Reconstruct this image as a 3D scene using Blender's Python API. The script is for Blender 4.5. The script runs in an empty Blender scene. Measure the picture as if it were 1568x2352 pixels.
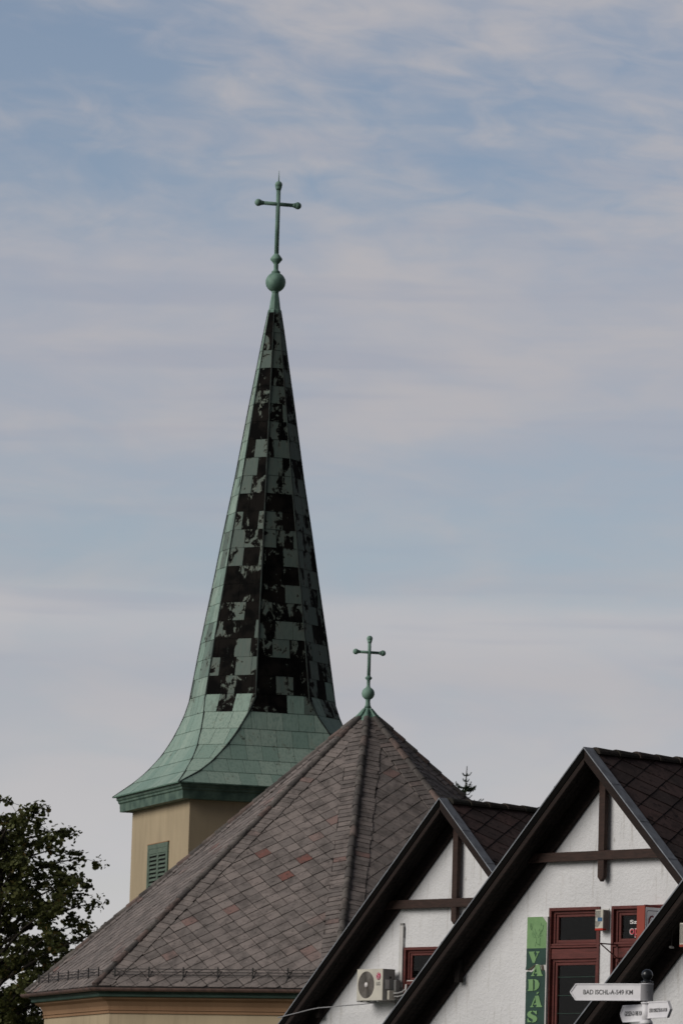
import bpy, bmesh, math, random
from math import sin, cos, pi, radians, sqrt, atan2
from mathutils import Vector, Matrix, noise as mnoise

S = bpy.context.scene
COL = S.collection
random.seed(7)

# ------------------------------------------------------------------ camera
FPX, HW, HH = 11000.0, 784.0, 1176.0
PITCH, ROLL = math.atan(1524 / 11000), radians(1.7)
cam_d = bpy.data.cameras.new('camera')
cam = bpy.data.objects.new('camera', cam_d); COL.objects.link(cam)
cam_d.sensor_fit = 'VERTICAL'; cam_d.sensor_height = 22.2
cam_d.lens = 22.2 * FPX / (2 * HH)
cam_d.dof.use_dof = True; cam_d.dof.focus_distance = 58; cam_d.dof.aperture_fstop = 6.3
cam_d.clip_start = 0.5; cam_d.clip_end = 6000
F = Vector((0, cos(PITCH), sin(PITCH))); U0 = Vector((0, -sin(PITCH), cos(PITCH))); R0 = Vector((1, 0, 0))
UU = U0 * cos(ROLL) - R0 * sin(ROLL); RR = R0 * cos(ROLL) + U0 * sin(ROLL)
m = Matrix((RR, UU, -F)).transposed().to_4x4(); m.translation = Vector((0, 0, 1.6))
cam.matrix_world = m
S.camera = cam

# ------------------------------------------------------------------ sky
SUN_AZ = Vector((-0.92, -0.39, 0)).normalized()
SUN_EL = radians(27)
W = bpy.data.worlds.new('World'); S.world = W; W.use_nodes = True
nt = W.node_tree; nt.nodes.clear()


class NG:
    def __init__(s, nt): s.nt = nt
    def n(s, t, **kw):
        x = s.nt.nodes.new(t)
        for k, v in kw.items(): setattr(x, k, v)
        return x
    def l(s, a, b): s.nt.links.new(a, b)
    def val(s, sock, v):
        if isinstance(v, bpy.types.NodeSocket): s.l(v, sock)
        elif isinstance(v, (tuple, list)) and sock.type == 'RGBA': sock.default_value = (*v[:3], 1)
        else: sock.default_value = v
    def math(s, op, a, b=0.0, c=0.0, clamp=False):
        x = s.n('ShaderNodeMath', operation=op, use_clamp=clamp)
        s.val(x.inputs[0], a); s.val(x.inputs[1], b)
        if op in ('MULTIPLY_ADD', 'SMOOTH_MIN'): s.val(x.inputs[2], c)
        return x.outputs[0]
    def mix(s, f, a, b, mode='MIX'):
        x = s.n('ShaderNodeMix', data_type='RGBA', blend_type=mode)
        s.val(x.inputs[0], f); s.val(x.inputs[6], a); s.val(x.inputs[7], b)
        return x.outputs[2]
    def noise(s, vec, scale, detail=4, rough=.55, dist=0.0):
        x = s.n('ShaderNodeTexNoise'); s.l(vec, x.inputs['Vector'])
        x.inputs['Scale'].default_value = scale; x.inputs['Detail'].default_value = detail
        x.inputs['Roughness'].default_value = rough; x.inputs['Distortion'].default_value = dist
        return x.outputs[0]
    def step(s, v, lo, hi, to0=0.0, to1=1.0):
        x = s.n('ShaderNodeMapRange', interpolation_type='SMOOTHSTEP')
        s.val(x.inputs[0], v)
        for i, q in enumerate((lo, hi, to0, to1)): s.val(x.inputs[i + 1], q)
        return x.outputs[0]
    def scale(s, vec, sc, loc=(0, 0, 0)):
        x = s.n('ShaderNodeMapping'); s.l(vec, x.inputs[0])
        x.inputs['Scale'].default_value = sc; x.inputs['Location'].default_value = loc
        return x.outputs[0]
    def ramp(s, f, stops):
        x = s.n('ShaderNodeValToRGB'); e = x.color_ramp.elements
        while len(e) < len(stops): e.new(0.5)
        for q, (p, c) in zip(e, stops):
            q.position = p; q.color = (*((c,) * 3 if isinstance(c, (int, float)) else c), 1)
        s.l(f, x.inputs[0]); return x.outputs[0]


g = NG(nt)
tc = g.n('ShaderNodeTexCoord').outputs['Generated']
sep = g.n('ShaderNodeSeparateXYZ'); g.l(tc, sep.inputs[0])
sky = g.n('ShaderNodeTexSky', sky_type='NISHITA', sun_disc=False)
sky.sun_elevation = SUN_EL; sky.sun_rotation = atan2(SUN_AZ.x, SUN_AZ.y)
sky.air_density = 1.0; sky.dust_density = 0.6; sky.ozone_density = 3.0
bg1 = g.n('ShaderNodeBackground'); bg1.inputs[1].default_value = 0.10
g.l(g.mix(1.0, sky.outputs[0], (1.24, 1.03, .93), 'MULTIPLY'), bg1.inputs[0])
X, Y_, Z = sep.outputs
# the upper streaks of cloud sink towards the right
t0 = g.math('MULTIPLY', g.math('SUBTRACT', Z, 0.02), 1 / 0.24)
skew = g.math('MULTIPLY', g.math('MULTIPLY', X, .10), g.step(t0, .70, .84))
Z2 = g.math('ADD', Z, skew)
t = g.math('MULTIPLY', g.math('SUBTRACT', Z2, 0.02), 1 / 0.24)
cmb = g.n('ShaderNodeCombineXYZ'); g.l(X, cmb.inputs[0]); g.l(Y_, cmb.inputs[1]); g.l(Z2, cmb.inputs[2]); rv = cmb.outputs[0]
cov = g.ramp(t, [(0, .98), (.23, .96), (.33, .93), (.400, 1.02), (.416, .66), (.45, .46), (.50, .54), (.56, .84), (.62, .98), (.70, .94), (.74, .62), (.77, .38), (.86, .32), (.91, .80), (.96, .80), (1, .40)])
n1 = g.noise(g.scale(rv, (20, 20, 64), (5.35, 0, 2.9)), 1, 4, .5, .4)
n2 = g.noise(g.scale(rv, (62, 40, 170), (1.1, 0, 4.3)), 1, 5, .55, .7)
n3 = g.noise(g.scale(rv, (8, 8, 110), (7.7, 0, 2.2)), 1, 3, .5)
amp = g.step(t, .66, .80, .40, 1.0)
side = g.math('MULTIPLY', g.math('MULTIPLY', X, 5.5), g.math('MULTIPLY', g.step(t, .70, .80), g.step(t, .87, .91, 1.0, .15)))
nn_ = g.math('ADD', g.math('MULTIPLY', g.math('SUBTRACT', n1, .5), 1.7), g.math('MULTIPLY', g.math('SUBTRACT', n2, .5), 1.25))
nn_ = g.math('ADD', nn_, g.math('MULTIPLY', g.math('SUBTRACT', n3, .5), .7))
c1 = g.math('ADD', g.math('ADD', cov, side), g.math('MULTIPLY', nn_, amp))
fac = g.step(c1, .0, 1.15, .10, .97)
ccol = g.mix(g.step(n1, .35, .65), (.400, .412, .465), (.458, .446, .468))
ccol = g.mix(g.step(Z, .04, .12), (.555, .548, .556), ccol)
ccol = g.mix(g.math('MULTIPLY', g.math('MULTIPLY', g.step(t, .34, .39), g.step(t, .405, .43, 1, 0)), .6), ccol, (.52, .515, .53))
ccol = g.mix(g.math('MULTIPLY', g.step(n3, .52, .68), g.step(t, .30, .36, 0, .45)), ccol, (.33, .36, .44))
# unseen sky shaped for its light: dimmed behind and overhead, brightened towards the sun
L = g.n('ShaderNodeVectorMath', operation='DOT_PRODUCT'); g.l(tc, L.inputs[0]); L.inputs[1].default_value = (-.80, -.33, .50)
unseen_boost = g.math('MULTIPLY', g.step(L.outputs['Value'], .45, 1.0), .8)
unseen_dim = g.math('MULTIPLY', g.step(Y_, .1, .8, .22, 1.0), g.step(Z, .35, .9, 1.0, .7))
k = g.math('ADD', unseen_dim, unseen_boost)
g.l(g.math('MULTIPLY', unseen_dim, .10), bg1.inputs[1])
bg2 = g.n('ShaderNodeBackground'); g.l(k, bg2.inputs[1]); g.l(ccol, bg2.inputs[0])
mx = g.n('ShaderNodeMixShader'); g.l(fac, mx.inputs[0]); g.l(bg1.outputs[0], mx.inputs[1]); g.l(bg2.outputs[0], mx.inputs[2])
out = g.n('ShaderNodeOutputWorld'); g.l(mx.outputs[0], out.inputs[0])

sd = bpy.data.lights.new('sun', 'SUN'); so = bpy.data.objects.new('sun', sd); COL.objects.link(so)
sd.energy = 2.2; sd.angle = radians(36); sd.color = (1, .955, .89)
sdir = Vector((SUN_AZ.x * cos(SUN_EL), SUN_AZ.y * cos(SUN_EL), sin(SUN_EL)))
so.rotation_euler = (-sdir).to_track_quat('-Z', 'Y').to_euler(); so.location = (-40, -20, 60)
vs = S.view_settings
vs.view_transform = 'Standard'; vs.look = 'None'; vs.exposure = 0; vs.gamma = 1; vs.use_curve_mapping = False


# ------------------------------------------------------------------ materials
def new_mat(name):
    M = bpy.data.materials.new(name); M.use_nodes = True
    g = NG(M.node_tree); b = M.node_tree.nodes['Principled BSDF']
    return M, g, b, g.n('ShaderNodeTexCoord').outputs['Object']


def bump(g, b, h, strength, dist=.01):
    x = g.n('ShaderNodeBump'); x.inputs['Strength'].default_value = strength; x.inputs['Distance'].default_value = dist
    g.l(h, x.inputs['Height']); g.l(x.outputs[0], b.inputs['Normal'])


def simple(name, c1, c2=None, sc=3.0, rough=.6, bs=0.0, bsc=40, metal=0.0, stretch=(1, 1, 1), spec=.35):
    M, g, b, oc = new_mat(name)
    c2 = c2 or tuple(x * .75 for x in c1)
    v = g.scale(oc, stretch)
    f = g.step(g.noise(v, sc, 6, .6), .35, .65)
    g.l(g.mix(f, c1, c2), b.inputs['Base Color'])
    b.inputs['Roughness'].default_value = rough; b.inputs['Metallic'].default_value = metal
    b.inputs['Specular IOR Level'].default_value = spec
    if bs: bump(g, b, g.noise(v, bsc, 4), bs)
    return M


def attr(g, name):
    a = g.n('ShaderNodeAttribute'); a.attribute_name = name; return a.outputs['Fac']


def stucco():
    M, g, b, oc = new_mat('roughcast_plaster')
    big = g.noise(oc, .9, 5); fine = g.noise(oc, 22, 5, .65)
    col = g.mix(g.step(big, .3, .7), (.755, .755, .765), (.69, .69, .70))
    sp = g.n('ShaderNodeTexVoronoi'); sp.inputs['Scale'].default_value = 3.3; sp.inputs['Randomness'].default_value = 1
    g.l(g.scale(oc, (1, 1, .65)), sp.inputs[0])
    spots = g.math('MULTIPLY', g.step(sp.outputs[0], .03, .13, 1, 0), g.step(g.noise(oc, 2.1, 2), .48, .62))
    col = g.mix(g.math('MULTIPLY', spots, .75), col, (.24, .21, .18))
    st = g.noise(g.scale(oc, (5, 5, .5)), 2.2, 5, .6)
    col = g.mix(g.math('MULTIPLY', g.step(st, .55, .75), .42), col, (.36, .33, .29))
    g.l(col, b.inputs['Base Color']); b.inputs['Roughness'].default_value = .95
    b.inputs['Specular IOR Level'].default_value = .15
    bump(g, b, fine, .75, .03)
    return M


def plaster(name, c):
    M, g, b, oc = new_mat(name)
    big = g.noise(g.scale(oc, (1, 1, .35)), .8, 6, .6)
    col = g.mix(g.step(big, .3, .7), c, tuple(x * .84 for x in c))
    st = g.noise(g.scale(oc, (4, 4, .25)), 1.6, 5, .6)
    col = g.mix(g.math('MULTIPLY', g.step(st, .50, .74), .38), col, tuple(x * .6 for x in c))
    g.l(col, b.inputs['Base Color']); b.inputs['Roughness'].default_value = .92
    b.inputs['Specular IOR Level'].default_value = .15
    bump(g, b, g.noise(oc, 30, 4), .4, .01)
    return M


def roof_tile(name, base, dark, red, spotsc=9, redlo=.94, bumpd=.012):
    M, g, b, oc = new_mat(name)
    r = attr(g, 'rnd'); k = attr(g, 'blk')
    col = g.mix(g.step(r, 0, 1), dark, base)
    col = g.mix(g.math('MULTIPLY', g.step(r, redlo, redlo + .05), .55), col, red)
    col = g.mix(k, col, red)
    mot = g.noise(oc, 2.6, 6, .68)
    col = g.mix(g.math('MULTIPLY', g.step(mot, .42, .66), .72), col, tuple(x * .5 for x in dark))
    li = g.noise(oc, spotsc, 5, .7)
    col = g.mix(g.math('MULTIPLY', g.step(li, .58, .66), .78), col, tuple(x * .22 for x in dark))
    li2 = g.noise(g.scale(oc, (1, 1, 1), (5, 3, 1)), spotsc * 1.7, 4, .6)
    col = g.mix(g.math('MULTIPLY', g.step(li2, .60, .72), .35), col, tuple(min(1, x * 1.7) for x in base))
    g.l(col, b.inputs['Base Color']); b.inputs['Roughness'].default_value = .9
    b.inputs['Specular IOR Level'].default_value = .2
    bump(g, b, g.noise(oc, 26, 5, .65), .6, bumpd)
    return M


def copper():
    M, g, b, oc = new_mat('weathered_copper_sheet')
    r = attr(g, 'rnd'); k = attr(g, 'blk')
    st = g.noise(g.scale(oc, (9, 9, .9)), 2.0, 5, .6)
    green = g.mix(r, (.22, .325, .275), (.33, .425, .36))
    green = g.mix(g.math('MULTIPLY', g.step(st, .44, .68), .6), green, (.15, .235, .20))
    rust = g.noise(g.scale(oc, (3.5, 3.5, .6)), 1.3, 4, .6)
    green = g.mix(g.math('MULTIPLY', g.step(rust, .64, .78), .4), green, (.20, .15, .07))
    # grey film on blackening sheets, deepened to put shade into their colour
    film_shade = g.mix(g.step(k, .06, .22), green, g.mix(.84, green, (.074, .098, .088)))
    film_shade = g.mix(g.math('MULTIPLY', g.step(g.noise(g.scale(oc, (6, 6, .8)), 1.1, 4, .6), .45, .65), g.step(k, .01, .04, 0, .5)), film_shade, (.135, .155, .135))
    edge = g.noise(g.scale(oc, (1, 1, .7)), 2.6, 8, .72, .5)
    v = g.math('ADD', g.step(edge, .30, .70), g.math('MULTIPLY', g.math('SUBTRACT', k, .5), .92))
    bl = g.step(v, .45, .56)
    rim = g.math('MULTIPLY', g.step(v, .38, .47), g.math('SUBTRACT', 1.0, bl))
    film_shade = g.mix(g.math('MULTIPLY', rim, .28), film_shade, (.30, .29, .22))
    blackc = g.mix(g.step(g.noise(oc, 2, 4), .4, .6), (.0045, .0045, .0045), (.012, .0105, .0095))
    col = g.mix(bl, film_shade, blackc)
    g.l(col, b.inputs['Base Color']); b.inputs['Roughness'].default_value = .72
    b.inputs['Specular IOR Level'].default_value = .25
    g.l(g.mix(bl, (.22, .22, .22), (.02, .02, .02)), b.inputs['Specular IOR Level'])
    h = g.noise(g.scale(oc, (1, 1, .4)), 5, 4)
    bump(g, b, h, .25, .03)
    return M


def leafmat(name, a, b_, c):
    M, g, b, oc = new_mat(name)
    r = attr(g, 'rnd')
    col = g.ramp(r, [(0, a), (.6, b_), (.93, b_), (1, c)])
    g.l(col, b.inputs['Base Color']); b.inputs['Roughness'].default_value = .6
    b.inputs['Specular IOR Level'].default_value = .25
    tr = g.n('ShaderNodeBsdfTranslucent'); g.l(col, tr.inputs[0])
    mxs = g.n('ShaderNodeMixShader'); mxs.inputs[0].default_value = .30
    g.l(b.outputs[0], mxs.inputs[1]); g.l(tr.outputs[0], mxs.inputs[2])
    g.l(mxs.outputs[0], M.node_tree.nodes['Material Output'].inputs[0])
    return M


def wood(name, c, d, rough=.7, axis=(1, 1, 8)):
    M, g, b, oc = new_mat(name)
    n = g.noise(g.scale(oc, axis), 5, 6, .65)
    n2 = g.noise(oc, 2.3, 4)
    col = g.mix(g.step(n, .35, .65), c, d)
    col = g.mix(g.math('MULTIPLY', g.step(n2, .5, .75), .4), col, tuple(x * .5 for x in d))
    g.l(col, b.inputs['Base Color']); b.inputs['Roughness'].default_value = rough
    b.inputs['Specular IOR Level'].default_value = .25
    bump(g, b, n, .4, .006)
    return M


def glass():
    M = bpy.data.materials.new('window_glass'); M.use_nodes = True
    g = NG(M.node_tree); M.node_tree.nodes.remove(M.node_tree.nodes['Principled BSDF'])
    fr = g.n('ShaderNodeFresnel'); fr.inputs[0].default_value = 1.45
    tr = g.n('ShaderNodeBsdfTransparent'); tr.inputs[0].default_value = (.55, .6, .58, 1)
    gl = g.n('ShaderNodeBsdfGlossy'); gl.inputs['Roughness'].default_value = .04; gl.inputs[0].default_value = (.8, .8, .8, 1)
    mxs = g.n('ShaderNodeMixShader'); g.l(fr.outputs[0], mxs.inputs[0]); g.l(tr.outputs[0], mxs.inputs[1]); g.l(gl.outputs[0], mxs.inputs[2])
    g.l(mxs.outputs[0], M.node_tree.nodes['Material Output'].inputs[0])
    return M


M_STUCCO = stucco()
M_CREAM = plaster('cream_plaster', (.45, .365, .245))
M_OCHRE = plaster('ochre_cornice_paint', (.31, .19, .11))
M_COPPER = copper()
M_VERDI = simple('verdigris_copper', (.20, .33, .265), (.11, .20, .16), 4, .65, .3, 14, stretch=(1, 1, .5))
M_GREENP = simple('green_painted_metal', (.105, .165, .125), (.045, .085, .065), 2.6, .6, .2, 20)
M_EAVES = simple('shade_darkened_eaves_green', (.045, .10, .075), (.03, .07, .052), 1.5, .6)  # shade under the roof edge is put into this darker green
M_SHUT = wood('green_shutter_paint', (.135, .175, .135), (.09, .13, .10))
M_TILE = roof_tile('grey_brown_fibre_tiles', (.252, .215, .200), (.188, .164, .154), (.215, .088, .072), 11, .955)
M_STRIP = roof_tile('grey_hip_strip_tiles', (.27, .245, .215), (.17, .155, .140), (.20, .115, .095), 12, .86)
M_RIDGE = roof_tile('clay_ridge_caps', (.185, .165, .150), (.105, .095, .09), (.185, .11, .095), 9, .80)
M_UNDER = simple('roof_underlay', (.03, .026, .025), rough=.95)
M_HTILE = roof_tile('dark_brown_roof_tiles', (.100, .065, .060), (.064, .047, .044), (.108, .062, .056), 5, .9)
M_HRIDGE = roof_tile('mossy_ridge_tiles', (.060, .048, .040), (.032, .030, .025), (.05, .035, .03), 7, .9)
M_SOFFIT = wood('near_black_stained_boards', (.017, .012, .0105), (.008, .0065, .006), .9)
M_RAFTER = wood('black_brown_rafter_board', (.026, .017, .0145), (.013, .010, .009), .9)
M_TRIM = simple('black_roofing_edge', (.006, .0055, .005), (.004, .004, .004), rough=.95, spec=.05)
M_BARGE = wood('dark_brown_barge_board', (.024, .014, .011), (.014, .009, .0075), .8)
M_BEAM = wood('dark_brown_stained_timber', (.054, .029, .023), (.032, .019, .015), .7)
M_FLASH = simple('zinc_flashing', (.26, .28, .31), (.18, .19, .21), 6, .6, .1, 20, metal=.25)
M_WINF = wood('red_brown_window_paint', (.145, .040, .034), (.095, .028, .024), .5)
M_GLASS = glass()
M_CURT = simple('grey_curtain', (.42, .45, .42), (.25, .28, .27), 3, .95)
M_DARK = simple('dark_interior', (.012, .012, .013), rough=.95)
M_GUTTER = simple('brown_gutter_metal', (.14, .085, .07), (.085, .055, .048), 5, .5, .1, 20)
M_IRON = simple('dark_iron', (.022, .020, .019), rough=.6)
M_ACW = simple('cream_white_enamel', (.60, .57, .49), (.52, .495, .43), 3, .45)
M_ACG = simple('grey_sheet_metal', (.28, .275, .265), (.22, .22, .21), 3, .55)
M_GRILLE = simple('brown_grey_grille', (.23, .20, .175), (.15, .135, .12), 6, .6)
M_GBLACK = simple('fan_shadow_black', (.05, .045, .04), rough=.8)
M_LOGOR = simple('crimson_print', (.50, .03, .10), (.45, .025, .09), rough=.5)
M_LOGOW = simple('white_print', (.75, .72, .70), (.7, .68, .66), rough=.5)
M_TXTG = simple('dark_grey_print', (.07, .07, .075), (.06, .06, .06), rough=.6)
M_WHITEP = simple('white_painted_metal', (.82, .81, .83), (.72, .71, .74), 5, .4, .05, 30)
M_WPVC = simple('off_white_plastic', (.62, .61, .59), (.52, .51, .5), 4, .5)
M_LGREEN = simple('light_green_panel', (.195, .35, .15), (.16, .30, .125), 5, .5)
M_DGREEN = simple('dark_green_panel', (.020, .060, .045), (.014, .045, .035), 4, .45)
M_MGREEN = simple('mid_green_print', (.085, .185, .085), (.07, .16, .075), rough=.6)
M_TORN = simple('torn_brown_backing', (.10, .085, .06), (.05, .04, .03), 9, .8)
M_BLUE = simple('blue_label', (.045, .13, .25), (.035, .10, .2), 9, .5)
M_REDP = simple('bright_red_plastic', (.50, .03, .012), (.42, .025, .012), 4, .4)
M_RUST = simple('rust_red_sign_paint', (.32, .055, .032), (.26, .045, .028), 2, .55)
M_SIGNG = simple('grey_lightbox_face', (.78, .78, .82), (.70, .70, .74), 2, .4)
M_MAROON = simple('maroon_print', (.18, .02, .03), (.15, .018, .025), 2, .5)
M_LINE = simple('violet_grey_line', (.12, .10, .15), rough=.5)
M_CORAL = simple('coral_red_print', (.50, .07, .09), (.45, .06, .08), 2, .5)
M_BLACKB = simple('black_enamel', (.012, .014, .016), (.010, .011, .012), 2, .28, spec=.5)
M_BARK = simple('bark', (.045, .036, .028), (.022, .018, .015), 8, .9, .6, 14, stretch=(1, 1, .3))
M_LEAF = leafmat('maple_leaves', (.065, .080, .026), (.115, .125, .042), (.20, .125, .045))
M_NEEDLE = leafmat('spruce_needles', (.030, .055, .032), (.055, .085, .045), (.085, .12, .06))
M_CABLE = simple('grey_cable', (.30, .30, .31), rough=.5)
M_GROUND = simple('ground_surface', (.09, .085, .075), (.05, .07, .03), .15, .95)


# ------------------------------------------------------------------ mesh builder
class MB:
    def __init__(s): s.v = []; s.f = []; s.r = []; s.k = []; s.sm = []
    def face(s, pts, r=.5, k=0.0, smooth=False):
        i = len(s.v); s.v += [tuple(p) for p in pts]
        s.f.append(tuple(range(i, i + len(pts)))); s.r.append(r); s.k.append(k); s.sm.append(smooth)
    def raw(s, vs, fs, r=.5, k=0.0, smooth=False):
        i = len(s.v); s.v += [tuple(p) for p in vs]
        for f in fs: s.f.append(tuple(i + j for j in f)); s.r.append(r); s.k.append(k); s.sm.append(smooth)
    def hexa(s, p, r=.5, k=0.0):      # 8 points: bottom loop then top loop
        s.raw(p, [(0, 3, 2, 1), (4, 5, 6, 7), (0, 1, 5, 4), (1, 2, 6, 5), (2, 3, 7, 6), (3, 0, 4, 7)], r, k)
    def box(s, a, b, r=.5, k=0.0):
        (x0, y0, z0), (x1, y1, z1) = a, b
        s.hexa([(x0, y0, z0), (x1, y0, z0), (x1, y1, z0), (x0, y1, z0), (x0, y0, z1), (x1, y0, z1), (x1, y1, z1), (x0, y1, z1)], r, k)
    def beam(s, a, b, w, h, up=(0, 0, 1), r=.5):   # bar from a to b, width w across, height h along up
        a = Vector(a); b = Vector(b); d = (b - a).normalized(); sd_ = d.cross(Vector(up)).normalized(); u = sd_.cross(d)
        q = []
        for P in (a, b):
            q += [P - sd_ * w / 2 - u * h / 2, P + sd_ * w / 2 - u * h / 2, P + sd_ * w / 2 + u * h / 2, P - sd_ * w / 2 + u * h / 2]
        s.hexa(q, r)
    def tube(s, pts, rad, n=8, cap=True, r=.5, k=0.0):
        pts = [Vector(p) for p in pts]; rads = rad if isinstance(rad, (list, tuple)) else [rad] * len(pts)
        vs, fs = [], []; ref = None
        for i, P in enumerate(pts):
            d = (pts[min(i + 1, len(pts) - 1)] - pts[max(i - 1, 0)]).normalized()
            if ref is None: ref = d.orthogonal().normalized()
            ref = (ref - d * ref.dot(d)).normalized(); e = d.cross(ref)
            for j in range(n):
                a = 2 * pi * j / n; vs.append(P + (ref * cos(a) + e * sin(a)) * rads[i])
        for i in range(len(pts) - 1):
            for j in range(n):
                fs.append((i * n + j, i * n + (j + 1) % n, (i + 1) * n + (j + 1) % n, (i + 1) * n + j))
        if cap: fs.append(tuple(range(n - 1, -1, -1))); fs.append(tuple((len(pts) - 1) * n + j for j in range(n)))
        s.raw(vs, fs, r, k, n > 6)
    def lathe(s, prof, c=(0, 0, 0), n=24, ph=0.0, smooth=True, cap=True, r=.5, k=0.0, scale=(1, 1)):
        vs, fs = [], []
        for (R_, z) in prof:
            for j in range(n):
                a = ph + 2 * pi * j / n
                vs.append((c[0] + R_ * sin(a) * scale[0], c[1] - R_ * cos(a) * scale[1], c[2] + z))
        m_ = len(prof)
        for i in range(m_ - 1):
            for j in range(n):
                fs.append((i * n + j, i * n + (j + 1) % n, (i + 1) * n + (j + 1) % n, (i + 1) * n + j))
        if cap: fs.append(tuple(range(n - 1, -1, -1))); fs.append(tuple((m_ - 1) * n + j for j in range(n)))
        s.raw(vs, fs, r, k, smooth)
    def ball(s, c, R_, n=20, sc=(1, 1, 1)):
        prof = [(max(1e-4, R_ * sin(pi * i / 14)) * 1.0, -R_ * cos(pi * i / 14) * sc[2]) for i in range(15)]
        s.lathe(prof, c, n)
    def plate(s, poly, y0, y1, r=.5):          # poly in (x,z), extruded in y
        n = len(poly)
        ar = sum(poly[i][0] * poly[(i + 1) % n][1] - poly[(i + 1) % n][0] * poly[i][1] for i in range(n))
        if ar < 0: poly = poly[::-1]
        vs = [(x, y0, z) for x, z in poly] + [(x, y1, z) for x, z in poly]
        fs = [tuple(range(n)), tuple(range(2 * n - 1, n - 1, -1))] + [(i, n + i, n + (i + 1) % n, (i + 1) % n) for i in range(n)]
        s.raw(vs, fs, r)
    def build(s, name, mat, parent=None, xf=None, bevel=0):
        me = bpy.data.meshes.new(name)
        vs = [xf @ Vector(v) for v in s.v] if xf else s.v
        me.from_pydata([tuple(v) for v in vs], [], s.f)
        me.materials.append(mat)
        a = me.attributes.new('rnd', 'FLOAT', 'FACE'); a.data.foreach_set('value', s.r)
        a = me.attributes.new('blk', 'FLOAT', 'FACE'); a.data.foreach_set('value', s.k)
        me.polygons.foreach_set('use_smooth', s.sm)
        me.update()
        o = bpy.data.objects.new(name, me); COL.objects.link(o)
        if parent: o.parent = parent
        if bevel:
            md = o.modifiers.new('bevel', 'BEVEL'); md.width = bevel; md.segments = 2; md.limit_method = 'ANGLE'
            md.angle_limit = radians(40)
        return o


def tag(o, label=None, cat=None, group=None, kind=None):
    if label: o['label'] = label
    if cat: o['category'] = cat
    if group: o['group'] = group
    if kind: o['kind'] = kind
    return o


def thing(name, loc, rz, label, cat, group=None):
    o = bpy.data.objects.new(name, None); COL.objects.link(o)
    o.location = loc; o.rotation_euler = (0, 0, rz); o.empty_display_size = .3
    return tag(o, label, cat, group)


def text_mb(body, w, h, x, y, z, bold=False, align='LEFT', depth=.004):
    """letters in the local xz plane facing -y, scaled to fill w by h"""
    cu = bpy.data.curves.new('lettering', 'FONT'); cu.body = body; cu.size = 1
    cu.extrude = .02; cu.offset = .018 if bold else 0.0
    o = bpy.data.objects.new('lettering_source', cu); COL.objects.link(o)
    bpy.context.view_layer.update()
    me = bpy.data.meshes.new_from_object(o.evaluated_get(bpy.context.evaluated_depsgraph_get()))
    bpy.data.objects.remove(o); bpy.data.curves.remove(cu)
    xs = [v.co.x for v in me.vertices]; ys = [v.co.y for v in me.vertices]
    x0, x1, y0, y1 = min(xs), max(xs), min(ys), max(ys)
    mb = MB()
    vs = [(x + (v.co.x - x0) / (x1 - x0) * w, y - (v.co.z + .02) / .04 * depth, z + (v.co.y - y0) / (y1 - y0) * h) for v in me.vertices]
    mb.raw(vs, [tuple(p.vertices) for p in me.polygons])
    bpy.data.meshes.remove(me)
    return mb


def clip(poly, area):
    """convex clip of poly by convex counter-clockwise area (2D)"""
    outp = poly; n = len(area)
    for i in range(n):
        a = area[i]; b = area[(i + 1) % n]; inp = outp; outp = []
        if not inp: return []
        def sd_(p): return (b[0] - a[0]) * (p[1] - a[1]) - (b[1] - a[1]) * (p[0] - a[0])
        for j in range(len(inp)):
            p = inp[j]; q = inp[(j + 1) % len(inp)]; dp = sd_(p); dq = sd_(q)
            if dp >= 0: outp.append(p)
            if (dp >= 0) != (dq >= 0):
                t_ = dp / (dp - dq); outp.append((p[0] + (q[0] - p[0]) * t_, p[1] + (q[1] - p[1]) * t_))
    return outp


def parea(p):
    return abs(sum(p[i][0] * p[(i + 1) % len(p)][1] - p[(i + 1) % len(p)][0] * p[i][1] for i in range(len(p)))) / 2


def add_tile(mb, poly, org, Ux, Vx, N, vlo, vhi, hlo, hhi, skirt, r=.5, k=0.0):
    """poly in (u,v); v up the slope; lower edge lifted by hlo, upper by hhi"""
    top = []; bot = []
    for (u, v) in poly:
        tt = (v - vlo) / max(1e-6, vhi - vlo); h = hlo + (hhi - hlo) * tt
        P = org + Ux * u + Vx * v
        top.append(P + N * h); bot.append(P + N * (h - skirt))
    n = len(poly)
    mb.raw(top + bot, [tuple(range(n))] + [(i, n + i, n + (i + 1) % n, (i + 1) % n) for i in range(n)], r, k)


def shrink(poly, s_):
    cx = sum(p[0] for p in poly) / len(poly); cy = sum(p[1] for p in poly) / len(poly)
    return [(cx + (p[0] - cx) * s_, cy + (p[1] - cy) * s_) for p in poly]


def diamonds(mb, area, org, Ux, Vx, N, du, dv, off=(0, 0), reds=(), lift=.02, amp=.02, gp=.965):
    us = [p[0] for p in area]; vs_ = [p[1] for p in area]
    j0, j1 = int(min(vs_) / (dv / 2)) - 2, int(max(vs_) / (dv / 2)) + 2
    for j in range(j0, j1 + 1):
        i0, i1 = int(min(us) / du) - 2, int(max(us) / du) + 2
        for i in range(i0, i1 + 1):
            cx = i * du + (j % 2) * du / 2 + off[0]; cy = j * dv / 2 + off[1]
            jx = random.uniform(-.006, .006); jy = random.uniform(-.006, .006)
            P = [(cx - du / 2 * gp + jx, cy + jy), (cx + jx, cy - dv / 2 * gp + jy), (cx + du / 2 * gp + jx, cy + jy), (cx + jx, cy + dv / 2 * gp + jy)]
            Q = clip(P, area)
            if len(Q) < 3 or parea(Q) < .004: continue
            k = 0.0
            for (rx, ry) in reds:
                if abs(rx - cx) / du + abs(ry - cy) / dv < .5: k = .9
            a_ = amp * random.uniform(.7, 1.4)
            add_tile(mb, Q, org, Ux, Vx, N, cy - dv / 2, cy + dv / 2, lift + a_, lift, .016, random.random(), k)


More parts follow.
